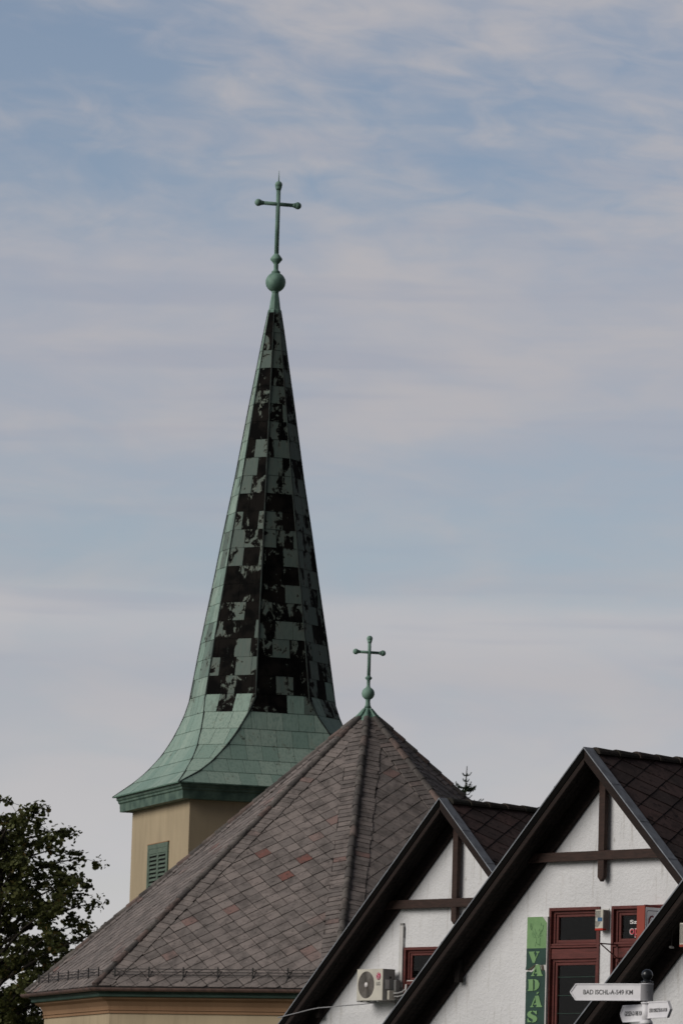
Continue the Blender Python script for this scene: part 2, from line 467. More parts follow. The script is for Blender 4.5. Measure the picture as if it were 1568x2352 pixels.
# ------------------------------------------------------------------ ground
gm = MB(); gm.face([(-2500, -500, 0), (2500, -500, 0), (2500, 4000, 0), (-2500, 4000, 0)])
tag(gm.build('ground', M_GROUND), kind='structure')
rd = MB(); rd.box((-60, 20, -.2), (60, 58, .004))
M_ASPH = simple('asphalt', (.055, .055, .057), (.04, .04, .042), 1.5, .9, .3, 60)
tag(rd.build('road', M_ASPH), kind='structure')

# ------------------------------------------------------------------ church
CX, CY, RE, PH, ZE, ZA = .92, 137.0, 9.537, radians(-4.3), 6.5, 14.85
TX, TY, TPH = -2.34, 152.0, radians(-26.9)
church = thing('church', (CX, CY, 0), 0, 'cream church with octagonal grey tiled roof and tall verdigris copper spire', 'church')
# all church meshes are written in world coordinates, moved into the church frame
CXF = Matrix.Translation(Vector((-CX, -CY, 0)))


def octv(R_, z, k): return Vector((CX + R_ * sin(PH + k * pi / 4), CY - R_ * cos(PH + k * pi / 4), z))


def octlathe(prof, name, mat, parent=church):
    mb = MB(); mb.lathe([(r_, z) for r_, z in prof], (CX, CY, 0), 8, PH, smooth=False)
    return mb.build(name, mat, parent, CXF)


octlathe([(9.0, 0), (9.0, 5.80)], 'wall', M_CREAM)
octlathe([(9.01, 5.80), (9.05, 5.805), (9.05, 5.825), (9.02, 5.83), (9.02, 5.885), (9.06, 5.89), (9.06, 5.91), (9.03, 5.915), (9.05, 6.0), (9.14, 6.12), (9.28, 6.19), (9.30, 6.235)], 'cornice_band', M_OCHRE)
octlathe([(9.2, 6.235), (9.38, 6.24), (9.40, 6.26), (9.40, 6.33), (9.46, 6.345), (9.46, 6.40), (9.2, 6.41)], 'eaves_board', M_EAVES)

# gutter: half-round profile swept round the eight sides, with joint rings
gt = MB(); prof = []
GR = .095
for i in range(9):
    a = pi + pi * i / 8; prof.append((9.63 + GR * cos(a), 6.47 + GR * sin(a) * 1.0))
for i in range(9):
    a = -pi * i / 8; prof.append((9.63 + (GR - .012) * cos(a), 6.47 + (GR - .012) * sin(a)))
gt.lathe(prof, (CX, CY, 0), 8, PH, smooth=False, cap=False)
for k in range(8):
    a = octv(9.63, 6.47, k); b = octv(9.63, 6.47, k + 1); L = (b - a).length; d = (b - a) / L
    nrm = Vector((d.y, -d.x, 0))
    for q in range(1, int(L / .62)):
        P = a + d * (q * .62)
        ring = [P + nrm * (GR + .006) * cos(pi + pi * i / 8) + Vector((0, 0, (GR + .006) * sin(pi + pi * i / 8))) for i in range(9)]
        gt.raw([p - d * .012 for p in ring] + [p + d * .012 for p in ring], [(i, i + 1, 10 + i, 9 + i) for i in range(8)])
gt.build('gutter', M_GUTTER, church, CXF)

# roof
rf = MB()
rf.lathe([(RE - .02, ZE - .06), (RE, ZE), (.02, ZA)], (CX, CY, 0), 8, PH, smooth=False)
roof = rf.build('roof', M_UNDER, church, CXF)
APX = Vector((CX, CY, ZA))
tiles = MB()
SW = .50
for k in range(8):
    A = octv(RE, ZE, k); B = octv(RE, ZE, k + 1); mid = (A + B) / 2
    Ux = (B - A).normalized(); Vx = (APX - mid); SL = Vx.length; Vx.normalize(); N = Ux.cross(Vx).normalized()
    hw = (B - A).length / 2; hl = sqrt(hw * hw + SL * SL); inset = SW * hl / SL
    area = [(-hw + inset, .0), (hw - inset, .0), (0, SL * (1 - inset / hw))]
    reds = [(-.76, 5.65), (.65, 5.34), (.37, 4.51)] if k == 7 else []
    diamonds(tiles, area, mid, Ux, Vx, N, .55, .485, (.065, .07), reds)
    # narrow strip tiles running up both sides of each hip
    for sgn in (-1, 1):
        base = Vector((sgn * hw, 0)); dirv = Vector((-sgn * hw, SL)).normalized(); inn = Vector((-sgn * dirv.y, 0 + sgn * dirv.x))
        if inn.x * sgn > 0: inn = -inn
        s_ = 0.0; pitch = .195
        tri = [(-hw, 0), (hw, 0), (0, SL)]
        while s_ < hl - .5:
            w_ = SW * random.uniform(.93, 1.05); pj = pitch * random.uniform(.9, 1.1)
            p0 = base + dirv * s_; p1 = base + dirv * (s_ + pj * .95)
            sk = random.uniform(-.012, .012)
            q = [tuple(p0), tuple(p0 + inn * w_ + dirv * sk), tuple(p1 + inn * w_ + dirv * sk), tuple(p1)]
            if sgn > 0: q = q[::-1]
            ar2 = sum(q[i][0] * q[(i + 1) % 4][1] - q[(i + 1) % 4][0] * q[i][1] for i in range(4))
            if ar2 < 0: q = q[::-1]
            half = [(-hw, 0), (0, 0), (0, SL)] if sgn < 0 else [(0, 0), (hw, 0), (0, SL)]
            q = clip(q, half)
            if len(q) > 2 and parea(q) > .002:
                lo = min(p[1] for p in q); hi = max(p[1] for p in q)
                r_ = random.random()
                if (k == 0 and sgn > 0) and random.random() < .35: r_ = .97
                add_tile(tiles, q, mid, Ux, Vx, N, lo, hi, .052 + random.uniform(0, .012), .036, .024, r_, 0)
            s_ += pj
tiles.build('roof_tiles', M_TILE, roof, CXF)
# hip caps: overlapping half-round clay pieces
for k in range(8):
    hc = MB()
    A = octv(RE, ZE, k); d = (APX - A); L = d.length; d.normalize()
    out_ = Vector((A.x - CX, A.y - CY, 0)).normalized(); up = (out_ - d * out_.dot(d)).normalized(); sd2 = d.cross(up)
    s_ = .02; n = 9
    while s_ < L - .45:
        ln = .47; r0, r1 = .115, .092; wob = random.uniform(-.008, .008)
        vs_, fs = [], []
        for (ss, rr_) in ((s_, r0), (s_ + .03, r0 + .004), (s_ + ln + .05, r1)):
            for i in range(n):
                a = pi * i / (n - 1)
                vs_.append(A + d * ss + sd2 * (rr_ * cos(a) + wob) + up * (rr_ * sin(a) * .95 + .02))
        for q in range(2):
            for i in range(n - 1): fs.append((q * n + i, q * n + i + 1, (q + 1) * n + i + 1, (q + 1) * n + i))
        fs.append(tuple(range(n)))
        hc.raw(vs_, fs, random.random(), 0, False)
        s_ += ln
    hc.build('hip_cap_tiles', M_RIDGE, roof, CXF)

# snow guards: iron brackets and three rails near the eaves
for k in (-3, -2, -1, 0, 1):
    A = octv(RE, ZE, k); B = octv(RE, ZE, k + 1); mid = (A + B) / 2
    Ux = (B - A).normalized(); Vx = (APX - mid).normalized(); N = Ux.cross(Vx).normalized(); L = (B - A).length
    sg = MB(); nb = 6; up = Vector((0, 0, 1)); outw = Vector((N.x, N.y, 0)).normalized()
    base = mid + Vx * .34 + N * .03
    for i in range(nb + 1):
        u = -L / 2 + .48 + (L - .96) * i / nb; P = base + Ux * u
        sg.beam(P - Vx * .14, P + Vx * .30, .035, .012, N)
        Q = P + up * .02
        sg.beam(Q, Q + up * .28, .036, .026, outw)
        sg.beam(Q + up * .19, P + Vx * .26 + N * .01, .018, .014, N)
    for hgt in (.08, .16, .24):
        e0 = -L / 2 + .40; e1 = L / 2 - .40
        sg.tube([base + Ux * e0 + up * hgt - outw * -.02, base + Ux * e1 + up * hgt - outw * -.02], .0105, 5)
    sg.build('snow_guard', M_IRON, church, CXF)

# apex hood + cross of the octagon
cap = MB()
cap.lathe([(.50, ZA - .42), (.40, ZA - .31), (.22, ZA - .13), (.10, ZA + .04), (.085, ZA + .12)], (CX, CY, 0), 8, PH, smooth=False)
for k in range(8):
    cap.tube([octv(.53, ZA - .40, k), octv(.25, ZA - .13, k), octv(.11, ZA + .05, k)], [.05, .045, .03], 6)
cap.build('apex_hood', M_VERDI, roof, CXF)


def cross_on(center, rot, prof, stem, arm_z, arm_half, arm_r, ball_r, top_z, parent, spike=None):
    c = MB(); c.lathe(prof, center, 20)
    c.tube([Vector(center) + Vector((0, 0, stem[0])), Vector(center) + Vector((0, 0, top_z))], [stem[1], stem[1] * .92], 12)
    d = Vector((cos(rot), sin(rot), 0)); P = Vector(center) + Vector((0, 0, arm_z))
    c.tube([P - d * arm_half, P + d * arm_half], arm_r, 12)
    for sgn in (-1, 1):
        c.ball(P + d * sgn * arm_half, ball_r)
        c.tube([P + d * sgn * (arm_half - ball_r * 1.5), P + d * sgn * (arm_half - ball_r * .6)], [arm_r, arm_r * 1.45], 12)
    c.ball(Vector(center) + Vector((0, 0, top_z)), ball_r)
    c.tube([Vector(center) + Vector((0, 0, top_z - ball_r * 1.6)), Vector(center) + Vector((0, 0, top_z - ball_r * .6))], [stem[1], stem[1] * 1.5], 12)
    o = c.build('cross', M_VERDI, parent, CXF)
    if spike:
        s2 = MB(); s2.tube([Vector(center) + Vector((0, 0, top_z + ball_r * .8)), Vector(center) + Vector((0, 0, spike))], [.022, .004], 8)
        s2.build('lightning_rod', M_VERDI, o, CXF)
    return o


def ballprof(zc, R_, n=12, cut=.25):
    return [(R_ * sin(pi * (cut + (1 - 2 * cut) * i / n)) if False else R_ * sin(a), zc - R_ * cos(a)) for i in range(n + 1) for a in [cut + (pi - 2 * cut) * i / n]]


pr = [(.11, 14.93), (.075, 15.0), (.065, 15.1), (.07, 15.16)] + ballprof(15.34, .185, 14, .4) + [(.065, 15.53), (.05, 15.56), (.05, 15.72), (.10, 15.775), (.10, 15.80), (.055, 15.84), (.05, 15.86)]
cross_on((CX, CY, 0), radians(18.1), pr, (15.8, .052), 16.53, .41, .042, .085, 16.93, church)

# ---------------- bell tower
tw = MB(); tw.lathe([(4.58, 0), (4.58, 13.02)], (TX, TY, 0), 4, TPH, smooth=False)
tw.build('tower_wall', M_CREAM, church, CXF)
tcn = MB(); tcn.lathe([(4.5, 12.99), (5.05, 12.99), (5.06, 13.10), (5.07, 13.24), (5.13, 13.28), (5.13, 13.33), (5.19, 13.37), (5.20, 13.46), (4.9, 13.47)], (TX, TY, 0), 4, TPH, smooth=False)
tcn.build('tower_cornice', M_GREENP, church, CXF)

# spire: square at the eaves, octagon above; a = apothem of main faces, b = apothem of diagonal faces
ZS = [13.47, 13.9, 14.17, 14.5, 14.81, 15.2, 15.66, 16.0, 16.4, 18.3, 20.4, 21.9, 23.6, 25.9, 27.0, 28.5, 29.2]
AS = [3.76, 3.30, 3.06, 2.82, 2.64, 2.47, 2.31, 2.22, 2.14, 1.86, 1.52, 1.29, 1.01, .67, .50, .28, .165]
BS = [5.31, 4.42, 3.98, 3.56, 3.22, 2.87, 2.54, 2.33, 2.14, 1.86, 1.52, 1.29, 1.01, .67, .50, .28, .165]


def interp(z, Y):
    for i in range(len(ZS) - 1):
        if z <= ZS[i + 1]:
            q = (z - ZS[i]) / (ZS[i + 1] - ZS[i]); return Y[i] + (Y[i + 1] - Y[i]) * q
    return Y[-1]


def spire_face(kf, z):   # kf even = main face, odd = diagonal face; returns apothem, half width
    a, b = interp(z, AS), interp(z, BS)
    if kf % 2 == 0: return a, b * sqrt(2) - a
    return b, max(0.0, sqrt(2) * a - b)


FA = [radians(18.1) + pi / 4 * k for k in range(8)]
TC = Vector((TX, TY, 0))
zr = [13.47]
while zr[-1] < 28.6:
    z = zr[-1]; a0 = interp(z, AS); a1 = interp(z + .2, AS)
    slope_len = sqrt(.04 + (a0 - a1) ** 2) / .2
    zr.append(z + (.60 if z > 16 else .60) / slope_len)
zr[-1] = 29.2
hull = MB(); sh = MB()
blackness = {0: .56, 1: .52, 2: .3, 3: .3, 4: .3, 5: .2, 6: .18, 7: .66}   # 7 diagonal facing the camera, 6 the left face, 0 front
for kf in range(8):
    th = FA[kf]; N0 = Vector((sin(th), -cos(th), 0)); Ux = Vector((cos(th), sin(th), 0))
    for i in range(len(zr) - 1):
        z0, z1 = zr[i], zr[i + 1]; a0, w0 = spire_face(kf, z0); a1, w1 = spire_face(kf, z1)
        P0 = TC + N0 * a0 + Vector((0, 0, z0)); P1 = TC + N0 * a1 + Vector((0, 0, z1))
        Vx = P1 - P0; L = Vx.length; Vx.normalize(); N = Ux.cross(Vx).normalized()
        hull.face([P0 - Ux * w0, P0 + Ux * w0, P1 + Ux * w1, P1 - Ux * w1])
        area = [(-w0, 0), (w0, 0), (w1, L), (-w1, L)]
        cw = .57 if z0 > 15.9 else .52
        off = random.uniform(0, cw)
        if w0 < .24: off = 0; cw = 3
        u = -cw * 12 + off
        if w0 < .24: u = -1.5
        while u < w0 + cw:
            Q = clip([(u + .006, .004), (u + cw - .006, .004), (u + cw - .006, L - .004), (u + .006, L - .004)], area)
            if len(Q) > 2 and parea(Q) > .004:
                r_ = random.random()
                if z0 < 15.65: k_ = 0.0
                else:
                    bl = blackness[kf]
                    if kf == 0: bl = .80 if z0 < 23.0 else .34
                    if kf == 7: bl = .80 if z0 < 27 else .64
                    if z0 < 16.2: bl *= .72
                    k_ = bl + random.choice([-.72, -.55, -.38, -.12, .0, .08, .18, .32]) * (1 if kf != 6 else .35)
                    if z0 > 16.9 and kf in (0, 1, 7): k_ = max(.2, k_)  # every sheet on these faces takes the shade-darkened film
                    k_ = min(1, max(0.03, k_)) if kf != 6 else min(.3, max(.04, k_ - .1))
                add_tile(sh, Q, P0, Ux, Vx, N, 0, L, .018 + random.uniform(0, .006), .008, .012, r_, k_)
            u += cw
M_HULL = simple('blackened_copper', (.03, .045, .04), (.015, .018, .016), 4, .8)
spire = hull.build('spire', M_HULL, church, CXF)
sh.build('copper_sheets', M_COPPER, spire, CXF)
for kf in range(8):
    sm = MB(); pts = []; z = 13.47
    th = FA[kf]; N0 = Vector((sin(th), -cos(th), 0)); Ux = Vector((cos(th), sin(th), 0))
    if kf % 2 == 0:
        for sgn in (-1, 1):
            pts = []
            for i in range(70):
                z = 13.47 + (29.15 - 13.47) * (i / 69) ** 1.3
                a, w = spire_face(kf, z); pts.append(TC + N0 * (a + .015) + Ux * sgn * w + Vector((0, 0, z)))
            sm = MB(); sm.tube(pts, [.028] * 60 + [.028 - .0015 * i for i in range(10)], 6, k=.35)
            sm.build('standing_seam', M_HULL, spire, CXF)
lip = MB(); lip.lathe([(5.22, 13.455), (5.33, 13.455), (5.34, 13.475), (5.22, 13.485)], (TX, TY, 0), 4, TPH, smooth=False)
lip.build('spire_drip_edge', M_VERDI, spire, CXF)
neck = MB(); neck.lathe([(.215, 29.05), (.215, 29.12), (.185, 29.2), (.15, 29.45), (.11, 29.7), (.10, 29.78)], (TX, TY, 0), 8, TPH + pi / 8, smooth=False)
neck.build('spire_neck', M_VERDI, spire, CXF)
pr = [(.10, 29.7), (.12, 29.75)] + ballprof(30.07, .325, 16, .35) + [(.145, 30.385), (.14, 30.42), (.085, 30.46), (.075, 30.5), (.075, 30.66), (.12, 30.72), (.19, 30.80), (.195, 30.83), (.19, 30.855), (.13, 30.93), (.085, 30.99), (.07, 31.0)]
cross_on((TX, TY, 0), radians(16), pr, (30.9, .075), 32.64, .66, .062, .118, 33.28, church, 33.75)

# shuttered opening in the left tower face
th = TPH - pi / 4; WN = Vector((sin(th), -cos(th), 0)); WU = Vector((cos(th), sin(th), 0)); AP = 4.58 * cos(pi / 4)
def tf(u, o, z): return TC + WN * (AP + o) + WU * u + Vector((0, 0, z))
WXF = CXF @ Matrix((( WU.x, -WN.x, 0, TX + WN.x * AP), (WU.y, -WN.y, 0, TY + WN.y * AP), (0, 0, 1, 0), (0, 0, 0, 1)))
# local frame: x along the face, y into the wall, z up
sw = MB()
for (x0, x1, z0, z1) in ((-1.17, -1.04, 9.0, 11.66), (.98, 1.11, 9.0, 11.66), (-1.17, 1.11, 11.66, 11.80), (-1.17, 1.11, 8.86, 9.0)):
    sw.box((x0, -.05, z0), (x1, .02, z1))
swo = sw.build('tower_window', M_SHUT, church, WXF)
hd = MB(); hd.box((-1.20, -.055, 11.803), (1.14, .02, 11.83)); hd.build('window_hood', M_OCHRE, swo, WXF)
for (x0, x1) in ((-1.035, -.03), (-.024, .975)):
    lf = MB()
    lf.box((x0, -.042, 9.003), (x0 + .10, .0, 11.655)); lf.box((x1 - .10, -.042, 9.003), (x1, .0, 11.655))
    lf.box((x0 + .10, -.042, 11.50), (x1 - .10, .0, 11.655)); lf.box((x0 + .10, -.042, 9.003), (x1 - .10, .0, 9.15))
    z = 9.2
    while z < 11.48:
        lf.hexa([(x0 + .10, -.058, z - .012), (x1 - .10, -.058, z - .012), (x1 - .10, -.004, z + .052), (x0 + .10, -.004, z + .052),
                 (x0 + .10, -.058, z + .006), (x1 - .10, -.058, z + .006), (x1 - .10, -.004, z + .07), (x0 + .10, -.004, z + .07)])
        z += .132
    lf.build('shutter', M_SHUT, swo, WXF)
bk = MB(); bk.box((-1.04, -.003, 9.0), (.98, .01, 11.66)); bk.build('shutter_backing', M_DARK, swo, WXF)
# hidden link between hall and tower
lk = MB(); lk.hexa([(-5, 144, 0), (4, 142, 0), (4.5, 149.5, 0), (-3.5, 152, 0), (-5, 144, 5.7), (4, 142, 5.7), (4.5, 149.5, 5.7), (-3.5, 152, 5.7)])
lk.build('link_building_wall', M_CREAM, church, CXF)

# ------------------------------------------------------------------ half-timbered houses
HR = radians(-49); DW = Vector((cos(HR), sin(HR), 0)); TI = Vector((-sin(HR), cos(HR), 0))
SLP, ZR, HALF, LEN, TWALL = .945, 8.78, 5.2, 9.5, .52
TH = .17                      # vertical thickness of the roof slab with soffit boards


def house_point(O, s, t_, z): return O + DW * s + TI * t_ + Vector((0, 0, z))


def wall_front(mb, holes, zroof, reveal=.14):
    """gable front in the plane y=TWALL with rectangular holes (x0,x1,z0,z1)"""
    hw = 4.7
    def top(x): return zroof - .24 - SLP * abs(x)
    xs = sorted(set([-hw, 0, hw] + [q for h in holes for q in h[:2]]))
    Y = TWALL
    for a, b in zip(xs, xs[1:]):
        hs = sorted([h for h in holes if h[0] <= a + 1e-6 and h[1] >= b - 1e-6], key=lambda h: h[2])
        z = 0
        for h in hs:
            if h[2] > z: mb.face([(a, Y, z), (b, Y, z), (b, Y, h[2]), (a, Y, h[2])])
            z = h[3]
        mb.face([(a, Y, z), (b, Y, z), (b, Y, top(b)), (a, Y, top(a))])
    for (x0, x1, z0, z1) in holes:
        Y2 = Y + reveal
        mb.face([(x0, Y, z0), (x0, Y, z1), (x0, Y2, z1), (x0, Y2, z0)]); mb.face([(x1, Y, z1), (x1, Y, z0), (x1, Y2, z0), (x1, Y2, z1)])
        mb.face([(x0, Y, z1), (x1, Y, z1), (x1, Y2, z1), (x0, Y2, z1)]); mb.face([(x1, Y, z0), (x0, Y, z0), (x0, Y2, z0), (x1, Y2, z0)])
    zt = top(hw)
    mb.box((-hw, Y + .6, 0), (-hw + .25, LEN - .5, zt)); mb.box((hw - .25, Y + .6, 0), (hw, LEN - .5, zt))
    mb.face([(-hw, Y, 0), (-hw, Y, zt), (-hw, Y + .6, zt), (-hw, Y + .6, 0)]); mb.face([(hw, Y, 0), (hw, Y + .6, 0), (hw, Y + .6, zt), (hw, Y, zt)])
    yb = LEN - .5
    mb.face([(hw, yb, 0), (-hw, yb, 0), (-hw, yb, zt), (0, yb, top(0)), (hw, yb, zt)])


def window(parent, x0, x1, z0, z1, transom=None, sash_split=False, curtain=True):
    """casement window set in a hole of the front wall; transom = (low, high)"""
    Y = TWALL; root = None
    fr = MB()
    def rect(mb, a, b, c, d, w, y0, y1):
        mb.box((a, y0, c), (a + w, y1, d)); mb.box((b - w, y0, c), (b, y1, d))
        mb.box((a + w, y0, d - w), (b - w, y1, d)); mb.box((a + w, y0, c), (b - w, y1, c + w))
    rect(fr, x0 - .004, x1 + .004, z0, z1 + .004, .055, Y - .028, Y + .10)
    rect(fr, x0 + .051, x1 - .051, z0 + .055, z1 - .051, .05, Y + .03, Y + .135)
    if transom:
        lo, hi = transom
        fr.box((x0 + .10, Y + .035, lo), (x1 - .10, Y + .13, hi)); fr.box((x0 + .052, Y - .003, lo + .05), (x1 - .052, Y + .034, hi - .10))
        fr.box((x0 + .052, Y - .022, hi - .085), (x1 - .052, Y + .034, hi - .05))
        fr.box((x0 + .052, Y - .012, hi - .045), (x1 - .052, Y + .034, hi - .012))
    win = fr.build('window', M_WINF, parent, bevel=.006)
    lights = [(z0 + .105, z1 - .10)] if not transom else [(z0 + .105, transom[0]), (transom[1], z1 - .10)]
    for (a, b) in lights:
        s2 = MB(); rect(s2, x0 + .102, x1 - .102, a + .002, b - .002, .05, Y + .055, Y + .11)
        s2.build('sash', M_WINF, win, bevel=.005)
        p = MB(); p.box((x0 + .15, Y + .082, a + .05), (x1 - .15, Y + .087, b - .05)); p.build('pane', M_GLASS, win)
        if curtain:
            c = MB(); n = 46; vs_ = []; 
            for i in range(n + 1):
                xx = x0 + .11 + (x1 - x0 - .22) * i / n; yy = Y + .22 + .022 * sin(i * 1.45) + .014 * sin(i * .63 + 1)
                vs_ += [(xx, yy, a - .02), (xx, yy + .004 * sin(i), b + .02)]
            c.raw(vs_, [(2 * i, 2 * i + 2, 2 * i + 3, 2 * i + 1) for i in range(n)])
            c.build('curtain', M_CURT, win)
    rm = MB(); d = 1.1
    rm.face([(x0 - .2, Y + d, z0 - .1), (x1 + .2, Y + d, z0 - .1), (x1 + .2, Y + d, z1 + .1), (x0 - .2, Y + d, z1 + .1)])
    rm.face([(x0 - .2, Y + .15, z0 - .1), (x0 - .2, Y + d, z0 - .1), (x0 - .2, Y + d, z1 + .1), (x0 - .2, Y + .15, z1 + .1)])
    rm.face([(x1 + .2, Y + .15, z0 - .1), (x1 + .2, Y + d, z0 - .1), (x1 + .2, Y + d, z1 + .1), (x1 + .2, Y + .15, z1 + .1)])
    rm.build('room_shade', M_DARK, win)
    return win


def make_house(O, label, holes, post_bottom, beam_z, purlin):
    H = thing('half_timbered_house', O, HR, label, 'house', 'half-timbered gabled houses in a staggered row')
    w = MB(); wall_front(w, holes, ZR); w.build('wall', M_STUCCO, H)
    cs = 1 / sqrt(1 + SLP * SLP)
    # roof slab + tiles
    slab = MB(); tl = MB()
    for sgn in (-1, 1):
        e = sgn * HALF; ze = ZR - SLP * HALF
        p = [(0, 0.03, ZR - .09), (0, LEN, ZR - .09), (e, LEN, ze - .09), (e, 0.03, ze - .09)]
        q = [(0, 0.03, ZR), (0, LEN, ZR), (e, LEN, ze), (e, 0.03, ze)]
        if sgn > 0: p = p[::-1]; q = q[::-1]
        slab.hexa([Vector(v) for v in p] + [Vector(v) for v in q])
        Vx = Vector((-sgn * cs, 0, SLP * cs)); Ux = Vector((0, 1, 0)) * (sgn); N = Ux.cross(Vx).normalized()
        if N.z < 0: Ux = -Ux; N = -N
        org = Vector((e, 0, ze)); SLn = HALF / cs
        ua, ub = (.02, LEN) if Ux.y > 0 else (-LEN, -.02)
        area = [(ua, 0), (ub, 0), (ub, SLn - .02), (ua, SLn - .02)]
        diamonds(tl, area, org, Ux, Vx, N, .74, .47, (-.007, .174), (), .006, .018, .955)
    rf_ = slab.build('roof', M_UNDER, H)
    tl.build('roof_tiles', M_HTILE, rf_)
    # ridge tiles
    rt = MB(); y = .22; n = 9
    while y < LEN:
        vs_, fs = [], []
        dz = random.uniform(-.006, .006)
        for (yy, rr_) in ((y, .135), (y + .035, .14), (y + .52, .112)):
            for i in range(n):
                a = pi * i / (n - 1); vs_.append((rr_ * 1.08 * cos(a), yy, ZR - .055 + dz + rr_ * .9 * sin(a)))
        for q in range(2):
            for i in range(n - 1): fs.append((q * n + i, q * n + i + 1, (q + 1) * n + i + 1, (q + 1) * n + i))
        fs.append(tuple(range(n)))
        rt.raw(vs_, fs, random.random()); y += .48
    rt.build('ridge_tiles', M_HRIDGE, rf_)
    # soffit planks and barge boards
    for sgn in (-1, 1):
        sf = MB(); e = sgn * (HALF - .02); ny = 4
        for i in range(ny):
            y0 = .055 + (TWALL - .06) / ny * i; y1 = y0 + (TWALL - .06) / ny - .008
            a0, b0 = ZR - TH, ZR - TH - SLP * (HALF - .02)
            pts = [(0, y0, a0), (0, y1, a0), (e, y1, b0), (e, y0, b0)]
            top_ = [(x, yy, z + .055) for x, yy, z in pts]
            sf.hexa(pts + top_)
        sf.build('soffit', M_SOFFIT, H)
        bb = MB()
        def strip(mb, y0, y1, zt, zb, ext=0):
            x = sgn * (HALF + ext)
            a = [(0, y0, ZR + zb), (0, y1, ZR + zb), (x, y1, ZR + zb - SLP * (HALF + ext)), (x, y0, ZR + zb - SLP * (HALF + ext))]
            b = [(0, y0, ZR + zt), (0, y1, ZR + zt), (x, y1, ZR + zt - SLP * (HALF + ext)), (x, y0, ZR + zt - SLP * (HALF + ext))]
            mb.hexa(a + b)
        strip(bb, -.012, .028, .0, -.23 if sgn < 0 else -.165)
        bb.build('barge_board', M_BARGE, H)
        b2 = MB(); strip(b2, .0285, .05, -.06, -.16)
        if sgn < 0: strip(b2, -.026, -.0125, .035, -.115)
        b2.build('barge_trim', M_TRIM, H)
        wr = MB(); strip(wr, TWALL - .06, TWALL - .003, -.175, -.50); wr.build('wall_rafter', M_RAFTER, H)
        fl = MB(); strip(fl, -.028, .18, .055, .040, .02); strip(fl, -.034, -.0285, .055, .028, .02)
        for q in range(1, 8):
            xx = sgn * q * .68; zz = ZR - SLP * abs(xx)
            fl.hexa([(xx, -.036, zz + .0555), (xx, .182, zz + .0555), (xx + sgn * .015, .182, zz + .0555 - SLP * .015), (xx + sgn * .015, -.036, zz + .0555 - SLP * .015),
                     (xx, -.036, zz + .064), (xx, .182, zz + .064), (xx + sgn * .015, .182, zz + .064 - SLP * .015), (xx + sgn * .015, -.036, zz + .064 - SLP * .015)])
        fl.build('verge_flashing', M_FLASH, H)
    # collar beam and king post in front of the wall
    bz0, bz1 = beam_z; bt = (ZR - TH - .015 - bz1) / SLP; bbm = (ZR - TH - .015 - bz0) / SLP
    cb = MB(); cb.plate([(-bbm, bz0), (bbm, bz0), (bt, bz1), (-bt, bz1)], .365, TWALL - .062); cb.build('collar_beam', M_BEAM, H, bevel=.006)
    kp = MB(); pa, pb, pm = -.02, .125, .052; zt_ = ZR - TH - .012
    kp.plate([(pa, bz1 + .002), (pb, bz1 + .002), (pb, zt_ - .945 * pb), (0, zt_), (pa, zt_ + .945 * pa)], .375, TWALL - .0655)
    kp.plate([(pa, bz0 - .002), (pb, bz0 - .002), (pb, post_bottom + .08), (pm, post_bottom), (pa, post_bottom + .08)], .375, TWALL - .0655)
    kp.build('king_post', M_BEAM, H, bevel=.006)
    # purlin ends under the soffit
    for (px, pz) in purlin:
        for sgn in (-1, 1):
            pu = MB(); pu.box((sgn * px - .06, .36, pz), (sgn * px + .06, TWALL - .062, pz + .4)); pu.build('purlin', M_SOFFIT, H, bevel=.008)
    return H


O1 = Vector((2.050, 91.700, 0)); O2 = Vector((4.186, 80.0, 0)); O3 = Vector((7.087, 67.394, 0))
H1 = make_house(O1, 'half-timbered house farthest left in the row, with the air conditioner on its white gable', [(-1.465, -.30, 4.73, 6.017)], 6.43, (6.76, 6.928), [(3.81, 4.67)])
H2 = make_house(O2, 'middle half-timbered house whose white gable carries the green sign and two tall brown windows', [(-1.29, -.072, 3.93, 6.192), (.215, 1.435, 3.93, 6.192)], 6.60, (6.965, 7.12), [(3.42, 4.96)])
H3 = make_house(O3, 'nearest half-timbered house at the lower right edge, mostly black eaves and some wall', [], 6.62, (6.985, 7.145), [(2.2, 6.2)])
window(H1, -1.465, -.30, 4.73, 6.017, (5.10, 5.38))
window(H2, -1.29, -.072, 3.93, 6.192, (5.28, 5.60))
w2 = window(H2, .215, 1.435, 3.93, 6.192, (5.28, 5.60))
sb = MB(); sb.box((-1.405, TWALL + .012, 5.355), (-.37, TWALL + .036, 5.387)); sb.build('white_rail', M_WPVC, H1)
bars = MB()
for zz in (5.03, 4.72, 4.42): bars.tube([(-1.14, TWALL + .07, zz), (-.22, TWALL + .07, zz)], .004, 5)
for i in range(0): bars.tube([(-1.30 + i * .155, TWALL + .075, 4.1), (-1.30 + i * .155, TWALL + .075, 5.05)], .0035, 5)
bars.build('window_bars', M_EAVES, H2)
# window lettering on the second pane of the middle house
lw = MB()
o_ = text_mb('Sz', .17, .065, .56, TWALL + .076, 5.897, True).build('lettering', M_LOGOW, w2)
for (off, mt, nm, g_) in ((.0, M_LOGOW, 'lettering_outline', .012), (.003, M_CORAL, 'lettering', 0)):
    text_mb('opt', .28 + g_ * 2, .15 + g_ * 2, .56 - g_, TWALL + .078 - off, 5.682 - g_, True, depth=.002).build(nm, mt, w2)

# ------------------------------------------------------------------ things on the gables
def at_house(O, s, t_, z): return tuple(house_point(O, s, t_, z))


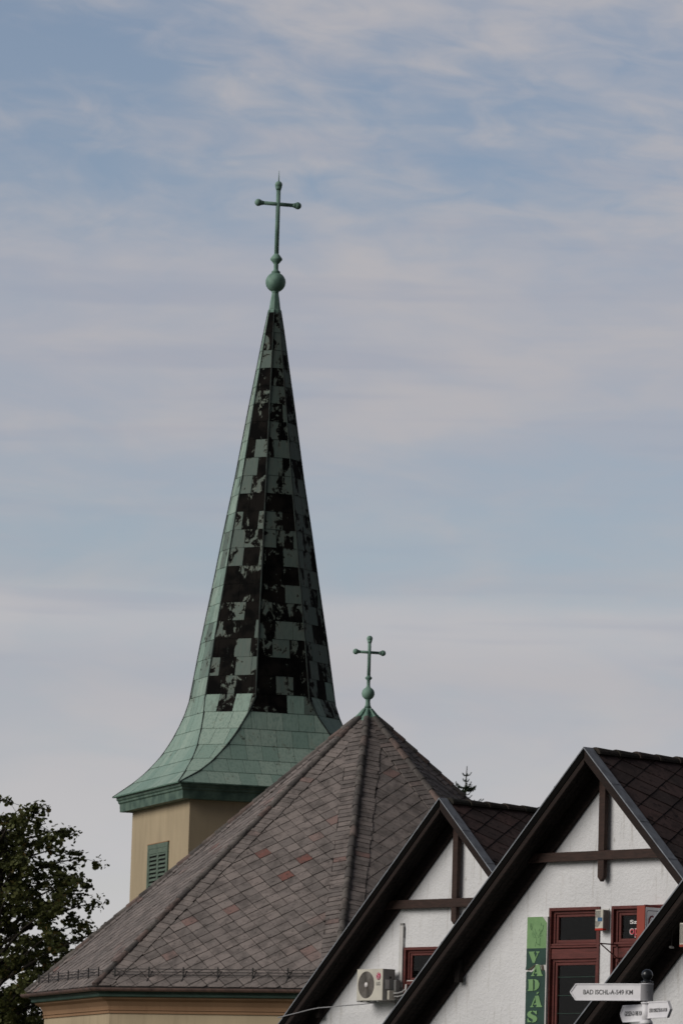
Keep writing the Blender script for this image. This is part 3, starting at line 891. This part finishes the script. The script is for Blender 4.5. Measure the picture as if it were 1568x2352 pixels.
# air conditioner
AC = thing('air_conditioner', at_house(O1, -1.59, .08, 4.985), HR - radians(5), 'cream air conditioner outdoor unit with round fan grille on the white gable', 'air conditioner')
Wd, Hd, Dd = .83, .605, .29
b = MB(); b.box((-Wd, .006, 0), (0, Dd, Hd)); b.build('casing', M_ACG, AC, bevel=.006)
f_ = MB(); fc = (-Wd + .30, .30); Rf = .262; n = 48
ring = [(fc[0] + Rf * cos(2 * pi * i / n), fc[1] + Rf * sin(2 * pi * i / n)) for i in range(n)]
outer = []
for i in range(n):
    a = 2 * pi * i / n; dx, dz = cos(a), sin(a)
    tx = ((0 - fc[0]) if dx > 0 else (-Wd - fc[0])) / dx if abs(dx) > 1e-6 else 1e9
    tz = ((Hd - fc[1]) if dz > 0 else (0 - fc[1])) / dz if abs(dz) > 1e-6 else 1e9
    q = min(tx, tz); outer.append((fc[0] + dx * q, fc[1] + dz * q))
for cx_, cz_ in ((0, 0), (0, Hd), (-Wd, 0), (-Wd, Hd)):
    j = min(range(n), key=lambda i: (outer[i][0] - cx_) ** 2 + (outer[i][1] - cz_) ** 2); outer[j] = (cx_, cz_)
vs_ = [(x, -.006, z) for x, z in ring] + [(x, -.006, z) for x, z in outer] + [(x, .05, z) for x, z in ring] + [(x, .012, z) for x, z in outer]
fs = []
for i in range(n):
    j = (i + 1) % n; fs += [(i, n + i, n + j, j), (i, j, 2 * n + j, 2 * n + i), (n + i, 3 * n + i, 3 * n + j, n + j)]
f_.raw(vs_, fs); f_.build('front_panel', M_ACW, AC)
gr = MB()
for i in range(13):
    rr_ = .05 + i * .0172
    gr.tube([(fc[0] + rr_ * cos(2 * pi * j / 40), -.004, fc[1] + rr_ * sin(2 * pi * j / 40)) for j in range(41)], .0042, 5, False)
for i in range(32):
    a = 2 * pi * i / 32; gr.tube([(fc[0] + .05 * cos(a), .002, fc[1] + .05 * sin(a)), (fc[0] + Rf * cos(a), .002, fc[1] + Rf * sin(a))], .003, 4)
gr.build('fan_grille', M_GRILLE, AC)
hb = MB(); hb.tube([(fc[0], -.012, fc[1]), (fc[0], .01, fc[1])], .05, 24); hb.build('fan_hub', M_LOGOW, AC)
fb = MB()
for i in range(3):
    a = 2 * pi * i / 3
    vv = []
    for q in range(7):
        aa = a + q * .16; r0, r1 = .05, .24
        vv += [(fc[0] + r0 * cos(aa), .045 - q * .004, fc[1] + r0 * sin(aa)), (fc[0] + r1 * cos(aa + .25), .05 - q * .005, fc[1] + r1 * sin(aa + .25))]
    fb.raw(vv, [(2 * q, 2 * q + 1, 2 * q + 3, 2 * q + 2) for q in range(6)])
fb.build('fan_blades', M_GRILLE, AC)
bkp = MB(); bkp.tube([(fc[0], .055, fc[1]), (fc[0], .06, fc[1])], Rf, 40); bkp.build('fan_recess', M_GBLACK, AC)
lg = MB(); lg.tube([(-.135, -.012, .46), (-.135, -.006, .46)], .072, 32); lgo = lg.build('logo_disc', M_LOGOR, AC)
lw = MB()
lw.tube([(-.135 + .055 * cos(a), -.014, .46 + .055 * sin(a)) for a in [radians(60 + 15 * i) for i in range(20)]], .005, 5)
lw.tube([(-.08, -.014, .462), (-.125, -.014, .462)], .005, 5)
lw.tube([(-.14, -.014, .49), (-.14, -.014, .435), (-.12, -.014, .435)], .005, 5)
lw.tube([(-.165, -.0125, .487), (-.165, -.016, .487)], .009, 10)
lw.build('logo_mark', M_LOGOW, lgo)
text_mb('LG', .115, .068, -.195, -.006, .285, True).build('lettering', M_TXTG, AC)
pc = MB(); pc.box((.0005, .10, .01), (.075, .245, .19)); pc.build('pipe_cover', M_ACW, AC, bevel=.012)
sp = MB(); sp.box((.0005, .06, .22), (.006, .15, .40)); sp.build('side_label', M_WPVC, AC)
hp = MB(); hp.box((.0005, .16, .42), (.010, .20, .46)); hp.build('side_handle', M_GBLACK, AC)
tk = MB(); tk.box((.0, .245, .02), (.09, .36, .40)); tk.build('valve_box', M_ACG, AC, bevel=.01)
pp = MB()
pp.tube([(.07, .20, .14), (.12, .26, .14), (.17, .34, .17), (.195, .40, .22), (.20, .41, .32)], .016, 8)
pp.tube([(.07, .21, .08), (.14, .28, .08), (.19, .36, .11), (.215, .40, .18), (.215, .41, .32)], .013, 8)
pp.build('pipes', M_WPVC, AC)
br = MB()
for x in (-.70, -.12):
    br.box((x - .018, -.03, -.035), (x + .018, .42 - x * .087, -.005)); br.box((x - .018, .40 - x * .087, -.09), (x + .018, .42 - x * .087, -.035))
br.box((-Wd - .03, .02, -.028), (-Wd + .30, .05, -.004))
br.build('bracket', M_ACG, AC)

# white trunking beside the window
TR = thing('cable_trunking', at_house(O1, -1.583, TWALL, 5.255), HR, 'narrow white vertical cable trunking on the gable right of the air conditioner', 'trunking')
tb = MB(); tb.box((0, -.055, 0), (.105, -.001, 1.19)); tb.build('trunking_channel', M_WPVC, TR, bevel=.004)
te = MB(); te.box((.012, -.05, 1.191), (.093, -.002, 1.235)); te.box((.106, -.045, .95), (.112, -.01, 1.17)); te.build('end_cap', M_ACG, TR)

# sagging cable
CB = MB()
pts = [(-4.53, -.045, 4.655), (-4.1, -.04, 4.725), (-3.6, .0, 4.815), (-3.35, .0, 4.845), (-3.0, .03, 4.862), (-2.7, .06, 4.885), (-2.4, .09, 4.90), (-2.15, .12, 4.915), (-1.9, .2, 4.945)]
CB.tube([house_point(Vector((0, 0, 0)), *p) for p in pts], .011, 7)
cbo = CB.build('cable', M_CABLE); cbo.location = O1
tag(cbo, 'thin pale cable sagging from the black eaves to the air conditioner', 'cable')

# tall green shop sign
SG = thing('shop_sign', at_house(O2, -1.763, TWALL, 3.585), HR, 'tall narrow green sign with a deer head and the word VADÁS on the gable', 'sign')
SH_ = 2.465
pn = MB(); pn.box((0, -.075, 0), (.495, -.002, SH_)); pn.build('sign_box', M_WPVC, SG, bevel=.004)
def sp_(x, y):
    xl = 210 - (y - 225) * .0094; wpx = 400 - (y - 225) * .012
    return ((x - xl) / wpx * .48, 6.065 - (y + (x - xl) * .022 - 225) * .000857 - 3.6)
lgp = MB(); lgp.plate([(.0, 1.932), (.478, 1.932), (.478, 2.36), (.37, 2.463), (.0, 2.463)], -.080, -.0755); lgp.build('light_green_panel', M_LGREEN, SG)
dgp = MB(); dgp.plate([(.0, 0.002), (.468, 0.002), (.468, 1.51), (.455, 1.56), (.40, 1.57), (.24, 1.585), (.13, 1.53), (.05, 1.545), (0, 1.53)], -.080, -.0755)
dgp.plate([(0, 1.93), (.476, 1.93), (.474, 1.655), (.35, 1.65), (.24, 1.67), (.12, 1.60), (-.015, 1.565), (0, 1.64)], -.0835, -.076); dgp.build('dark_green_panel', M_DGREEN, SG)
tn = MB(); tn.plate([sp_(x, y) for x, y in ((232, 1276), (300, 1268), (345, 1225), (395, 1180), (380, 1172), (320, 1215), (240, 1262))], -.092, -.0805)
tn.build('torn_flap', M_TORN, SG); tn = MB(); tn.plate([sp_(x, y) for x, y in ((495, 1175), (540, 1175), (556, 1285), (520, 1280), (505, 1230))], -.088, -.0805)
tn.build('torn_flap', M_TORN, SG)
VA = [[(248, 912), (372, 905), (372, 922), (360, 930), (400, 1050), (374, 1132), (335, 1132), (262, 935)], [(398, 908), (470, 905), (468, 922), (450, 935), (405, 1045), (396, 1030), (428, 935), (412, 928), (398, 922)]]
A_ = [[(392, 1172), (468, 1160), (515, 1350), (535, 1372), (535, 1388), (420, 1390), (418, 1378), (432, 1362), (422, 1330)],
      [(388, 1195), (398, 1240), (352, 1362), (372, 1380), (372, 1392), (305, 1393), (305, 1380), (325, 1365)], [(380, 1322), (418, 1310), (425, 1338), (374, 1344)]]
D_ = [[(248, 1460), (348, 1452), (350, 1665), (343, 1684), (242, 1686), (242, 1672), (260, 1655), (258, 1485), (248, 1475)],
      [(368, 1455), (400, 1455), (445, 1480), (470, 1530), (472, 1570), (455, 1625), (410, 1668), (360, 1680), (360, 1668), (380, 1650), (382, 1490), (368, 1470)]]
A2 = [[(x - 9, y + 612) for x, y in p] for p in A_] + [[(412, 1752), (425, 1710), (468, 1697), (465, 1715), (430, 1752)]]
S_ = [[(330, 2072), (290, 2080), (250, 2110), (240, 2160), (262, 2200), (330, 2232), (350, 2255), (346, 2285), (325, 2300), (335, 2308), (395, 2297), (428, 2258), (432, 2215), (410, 2180), (335, 2148), (308, 2125), (315, 2102), (338, 2092)],
      [(350, 2072), (400, 2080), (425, 2070), (425, 2140), (408, 2145), (380, 2110), (352, 2094)], [(245, 2225), (262, 2225), (285, 2270), (318, 2288), (318, 2303), (285, 2300), (245, 2305)]]
for letter in (VA, A_, D_, A2, S_):
    q = MB()
    for p in letter: q.plate([sp_(x, y) for x, y in p], -.091, -.084)
    q.build('letter', M_LGREEN, SG)
dr = MB()
for st in ([(300, 345), (285, 430), (300, 485), (340, 512), (385, 545), (418, 590)], [(328, 360), (312, 440), (302, 490)], [(268, 345), (275, 410), (290, 470)], [(365, 455), (378, 510), (405, 555)],
           [(490, 340), (500, 390), (540, 412), (530, 470), (485, 510), (462, 580), (430, 610)], [(546, 380), (528, 470)], [(463, 455), (460, 500), (482, 510)], [(520, 485), (490, 545), (478, 600)],
           [(318, 530), (350, 548), (388, 600), (366, 640), (325, 590), (318, 530)], [(345, 560), (370, 590)], [(400, 620), (402, 690), (385, 760), (378, 810)], [(480, 640), (470, 700), (468, 800)], [(400, 730), (430, 772), (465, 762)],
           [(425, 640), (455, 625), (485, 600), (520, 590)], [(398, 675), (408, 690)], [(470, 660), (480, 650)]):
    dr.tube([(sp_(*p)[0], -.0815, sp_(*p)[1]) for p in st], .0033, 4)
dr.build('deer_drawing', M_MGREEN, SG)

# alarm boxes
def alarm(loc, label, blue=True):
    A = thing('alarm_box', loc, HR, label, 'alarm box')
    b = MB(); b.box((0, 0, .0), (.185, .135, .345)); b.build('casing', M_ACG, A, bevel=.006)
    f = MB(); f.box((-.004, -.012, .035), (.18, -.0005, .347)); f.build('front_cover', M_ACW, A, bevel=.004)
    rr_ = MB(); rr_.box((-.006, -.016, .0), (.187, .062, .034)); rr_.build('red_strobe', M_REDP if blue else M_RUST, A, bevel=.006)
    l = MB(); l.box((.008, -.0137, .05), (.012, -.0122, .34)); q = 0
    for i in range(24):
        if blue and 9 <= i <= 13: continue
        wid = .115 if i > 6 else .115 - (6 - i) * .009
        l.box((.006, -.0145, .055 + i * .0116), (.006 + wid, -.0122, .0605 + i * .0116))
    l.build('louvre', M_TXTG, A)
    if blue:
        bl = MB(); bl.box((.055, -.015, .150), (.165, -.0122, .215)); bl.build('blue_label', M_BLUE, A)
    k = MB(); k.box((.02, .1355, .30), (.165, .15, .375)); k.build('mount', M_WPVC, A)
    return A
alarm(at_house(O2, -.025, TWALL - .15, 5.785), 'small alarm box with blue label and red base between the two brown windows')
AB3 = alarm(at_house(O3, -2.88, -.16, 5.02), 'alarm box cut by the right edge, hanging from the nearest house eaves', False)
arm_ = MB(); arm_.box((.06, .136, .20), (.12, .16, .85)); arm_.build('hanger', M_IRON, AB3)
SC = thing('spotlight', at_house(O3, -3.50, .28, 5.02), HR, 'tiny grey lamp under the black eaves of the nearest house', 'lamp')
q = MB(); q.tube([(0, -.03, .03), (0, .04, .03)], .018, 10); q.build('lamp_body', M_ACG, SC)
q = MB(); q.box((-.006, .0, .045), (.006, .012, .30)); q.build('lamp_stem', M_IRON, SC)

# projecting light box
LB = thing('projecting_sign', at_house(O2, 1.225, .09, 5.03), HR, 'projecting sign box with rust red edge and grey face showing a heart outline', 'sign')
b = MB(); b.box((0, 0, 0), (.185, .43, 1.125)); b.build('sign_case', M_RUST, LB, bevel=.004)
b = MB(); b.box((.1855, .02, .02), (.192, .43, 1.10)); b.build('sign_face', M_SIGNG, LB)
b = MB(); b.box((.170, -.004, 1.1255), (.20, .43, 1.14)); b.build('sign_trim', M_MAROON, LB)
b = MB()
def lp(y, z): return (.1935, y, z)
b.tube([lp(.42, 1.045), lp(.075, 1.045), lp(.05, 1.03), lp(.04, 1.0), lp(.04, .08)], .005, 5)
b.build('border_line', M_LINE, LB)
b = MB()
b.tube([lp(.24, .42), lp(.16, .58), lp(.11, .70), lp(.088, .81), lp(.10, .90), lp(.135, .95), lp(.18, .955), lp(.22, .92), lp(.24, .87), lp(.26, .92), lp(.30, .955), lp(.345, .95), lp(.38, .90), lp(.392, .81), lp(.37, .70), lp(.32, .58), lp(.24, .42)], .014, 6)
b.build('heart_outline', M_MAROON, LB)
b = MB(); b.tube([lp(.145, .74), lp(.135, .83), lp(.15, .885), lp(.18, .90)], .009, 6)
b.build('heart_highlight', M_MAROON, LB)

# wall bracket
WB = thing('wall_bracket', at_house(O2, .352, TWALL, 5.325), HR, 'brown iron bracket sticking out beside the right-hand window', 'bracket')
b = MB(); b.box((-.02, -.43, .215), (.02, -.002, .235)); b.beam((0, -.38, .212), (0, -.01, .0), .016, .016); b.box((-.02, -.012, -.06), (.02, -.002, .212))
b.build('bracket_arm', M_WINF, WB)

# ------------------------------------------------------------------ finger post
PX, PY = 2.3885, 36.0
SP_ = thing('signpost', (PX, PY, 0), 0, 'white finger post with black ball top and three pointed direction arms', 'signpost')
p = MB(); p.lathe([(.046, 0), (.046, 2.79)], n=24); p.lathe([(.05, 2.79), (.05, 2.80), (.043, 2.815), (.036, 2.82)], n=24)
p.lathe([(.034, 2.80), (.034, 2.95)], n=24); p.lathe([(.042, 2.941), (.042, 2.952)], n=24)
p.build('post', M_WHITEP, SP_)
b = MB(); b.ball((0, 0, 3.158), .0425, 28); b.lathe([(.034, 3.097), (.046, 3.099), (.046, 3.108), (.030, 3.112), (.026, 3.122)], n=24); b.build('ball_finial', M_BLACKB, SP_)


def finger(zc, h, length, ang, body, tw_, sleeve_r, th_=.016, tx=.09, cond=None):
    """arm pointing to local -x when ang = 0, lettering on the -y side"""
    R_ = Matrix.Rotation(ang, 4, 'Z')
    a = MB(); hh = h / 2; nose = h * .42
    poly = [(-length, zc), (-length + nose, zc + hh), (0, zc + hh), (0, zc - hh), (-length + nose, zc - hh)]
    a.plate(poly, -th_ / 2 + .003, th_ / 2 - .003)
    arm = a.build('direction_arm', M_WHITEP, SP_, R_)
    rim = MB(); w = .008
    pts = [(-.01, zc - hh + w / 2), (-length + nose, zc - hh + w / 2), (-length + w * .7, zc), (-length + nose, zc + hh - w / 2), (-.01, zc + hh - w / 2)]
    for P, Q in zip(pts, pts[1:]): rim.beam((P[0], 0, P[1]), (Q[0], 0, Q[1]), th_ + .006, w)
    rim.build('raised_edge', M_WHITEP, arm, R_)
    flip = cos(ang) < 0
    if not flip: tm = text_mb(body, tw_, h * .285, -length + tx, -th_ / 2 + .003, zc - h * .15, True, depth=.0012); tm.build('lettering', M_TXTG, arm, R_)
    else:
        R2 = Matrix.Rotation(ang - pi, 4, 'Z'); tm = text_mb(body, tw_, h * .285, length - tx - tw_, -th_ / 2 + .003, zc - h * .15, True, depth=.0012); tm.build('lettering', M_TXTG, arm, R2)
    sl = MB(); sl.lathe([(sleeve_r, zc - hh), (sleeve_r, zc + hh - .006), (sleeve_r + .003, zc + hh - .006), (sleeve_r + .003, zc + hh)], n=28)
    sl.build('sleeve', M_WHITEP, arm)
    sc = MB(); sc.ball((0, 0, 0), .003, 8); sc.build('screw', M_TXTG, arm, Matrix.Translation(Vector((0.002, -sleeve_r, zc))))


finger(3.028, .128, .668, radians(-34), 'BAD ISCHL-A-549 KM', .432, .0475, tx=.118)
# the two lower arms swing towards and away from the camera, so they look short
finger(2.8735, .128, .44, radians(-68), 'GIESSEN-D-980 KM', .30, .0255, tx=.075)
finger(2.8935, .124, .42, pi - radians(68), 'SZÉKELYKERESZTÚR-RO-547 KM', .30, .0262, tx=.06)

# ------------------------------------------------------------------ trees
def leaf_cluster(mb, c, R_, n, size, flat=.7):
    for _ in range(n):
        v = Vector((random.gauss(0, 1), random.gauss(0, 1), random.gauss(0, flat))).normalized() * R_ * random.random() ** .5
        P = c + v
        d = Vector((random.uniform(-1, 1), random.uniform(-1, 1), random.uniform(-1.1, .25))).normalized()
        up = Vector((random.uniform(-.8, .8), random.uniform(-.8, .8), 1)).normalized()
        w = d.cross(up).normalized(); nn = w.cross(d); s_ = size * random.uniform(.6, 1.25)
        r_ = random.random()
        mb.raw([P, P + d * s_ * .3 + w * s_ * .52 + nn * .02, P + d * s_ * .75 + w * s_ * .42, P + d * s_ * .95, P + d * s_ * .75 - w * s_ * .42, P + d * s_ * .3 - w * s_ * .52 + nn * .02],
               [(0, 1, 2, 3), (0, 3, 4, 5)], r_)


def maple(base, top):
    T = thing('deciduous_tree', base, 0, 'dark green leafy tree left of the church with sky showing through', 'tree')
    tr = MB(); lv = MB(); rnd = random.Random(21)
    tr.tube([(0, 0, 0), (.1, 0, 2.5), (-.05, .1, 5), (0, 0, 8), (.15, 0, 11), (.35, 0, top - 1)], [.42, .34, .28, .2, .11, .03], 12)
    def radius(z):
        for (a, ra), (b_, rb) in zip(PROF, PROF[1:]):
            if a <= z <= b_: return ra + (rb - ra) * (z - a) / (b_ - a)
        return .2
    PROF = [(2.5, 1.5), (3.6, 2.9), (5.5, 3.6), (7.5, 4.3), (9.3, 4.6), (10.4, 4.55), (10.9, 3.8), (11.4, 3.45), (12.6, 2.55), (13.4, 2.1), (14.0, 1.3)]
    for i in range(82):
        z = 3.0 + (13.6 - 3.0) * (i / 81) ** .85
        a = i * 2.399 + rnd.uniform(-.3, .3); R_ = radius(z) * rnd.uniform(.86, 1.0)
        z0 = max(2.4, z - R_ * .45)
        tip = Vector((R_ * cos(a), R_ * sin(a), z)); st = Vector((0, 0, z0)); midp = st.lerp(tip, .5) + Vector((0, 0, .25))
        tr.tube([st, st.lerp(midp, .6), midp, midp.lerp(tip, .6) + Vector((0, 0, .06)), tip], [.075, .055, .04, .024, .010], 6)
        nsub = 4 + int(R_ * 3.0)
        for j in range(nsub):
            f0 = rnd.uniform(.22, 1.0); P = st.lerp(tip, f0) + Vector((0, 0, .3 * sin(f0 * pi)))
            q = P + Vector((rnd.gauss(0, .38), rnd.gauss(0, .38), rnd.gauss(.02, .26)))
            tr.tube([P, P.lerp(q, .5) + Vector((0, 0, .05)), q], [.016, .011, .005], 4)
            leaf_cluster(lv, q, rnd.uniform(.17, .30), rnd.randint(24, 38), .15)
        leaf_cluster(lv, tip, .36, 34, .165)
    tr.build('trunk', M_BARK, T); lv.build('crown', M_LEAF, T)


random.seed(3)
maple((-11.5, 165, 0), 14.0)


def spruce(base, H_):
    T = thing('spruce_tree', base, 0, 'young spruce tip showing above the right edge of the octagonal roof', 'tree')
    tr = MB(); nd = MB(); rnd = random.Random(5)
    def lean(z): return Vector((.09 * max(0, z - 14) / 2, 0, 0))
    zs = [0, 4, 8, 12, 14, 15, 15.5, H_]
    tr.tube([Vector((0, 0, z)) + lean(z) for z in zs], [.22, .17, .12, .07, .05, .03, .022, .008], 8)
    def needles(P, Q, n, ln):
        d = (Q - P).normalized()
        for i in range(n):
            f0 = i / n; C_ = P.lerp(Q, f0); a = rnd.uniform(0, 2 * pi)
            o = d.orthogonal().normalized(); e = d.cross(o); dirn = ((o * cos(a) + e * sin(a)) + d * .9).normalized(); w = dirn.cross(d).normalized() * .008
            nd.face([C_ - w, C_ + w, C_ + dirn * ln + w * .4, C_ + dirn * ln - w * .4], rnd.random())
    def branch(P, d, L, droop, dens=90):
        pts = [P]
        for i in range(1, 6):
            q = i / 5; pts.append(P + d * L * q + Vector((0, 0, -droop * q * (1 - q) * 2 + .25 * L * q * q)))
        tr.tube(pts, [.014, .012, .010, .008, .006, .004], 5)
        for A, B in zip(pts, pts[1:]): needles(A, B, int(dens * L / 5) + 8, .045)
        if L > .3:
            for i in (1, 2, 3, 4):
                for sgn in (-1, 1):
                    w = d.cross(Vector((0, 0, 1))).normalized() * sgn; l2 = L * .42 * (1 - i / 6)
                    Q = pts[i] + (w * .8 + d * .6).normalized() * l2 + Vector((0, 0, -.02)); tr.tube([pts[i], Q], [.006, .003], 4); needles(pts[i], Q, int(dens * l2) + 6, .042)
    needles(Vector((0, 0, 15.75)) + lean(15.8), Vector((0, 0, H_)) + lean(H_), 60, .035)
    needles(Vector((0, 0, 15.2)) + lean(15.3), Vector((0, 0, 15.75)) + lean(15.7), 60, .04)
    for (z, n, L) in ((15.70, 5, .18), (15.50, 4, .13), (15.24, 7, .42), (15.15, 5, .36), (15.02, 4, .22), (14.90, 4, .25), (14.62, 8, .62), (14.5, 6, .5)):
        for i in range(n):
            a = i * 2 * pi / n + rnd.uniform(-.3, .3); branch(Vector((0, 0, z)) + lean(z), Vector((cos(a), sin(a), rnd.uniform(-.1, .15))).normalized(), L * rnd.uniform(.75, 1.15), .1, 170)
    z = 14.2
    while z > 2:
        L = .7 + (14.2 - z) * .17; n = 9
        for i in range(n):
            a = i * 2 * pi / n + rnd.uniform(-.3, .3); branch(Vector((0, 0, z)), Vector((cos(a), sin(a), 0)), L * rnd.uniform(.8, 1.1), .3, 40)
        z -= .5
    tr.build('trunk', M_BARK, T); nd.build('needle_foliage', M_NEEDLE, T)


spruce((4.58, 168, 0), 15.98)
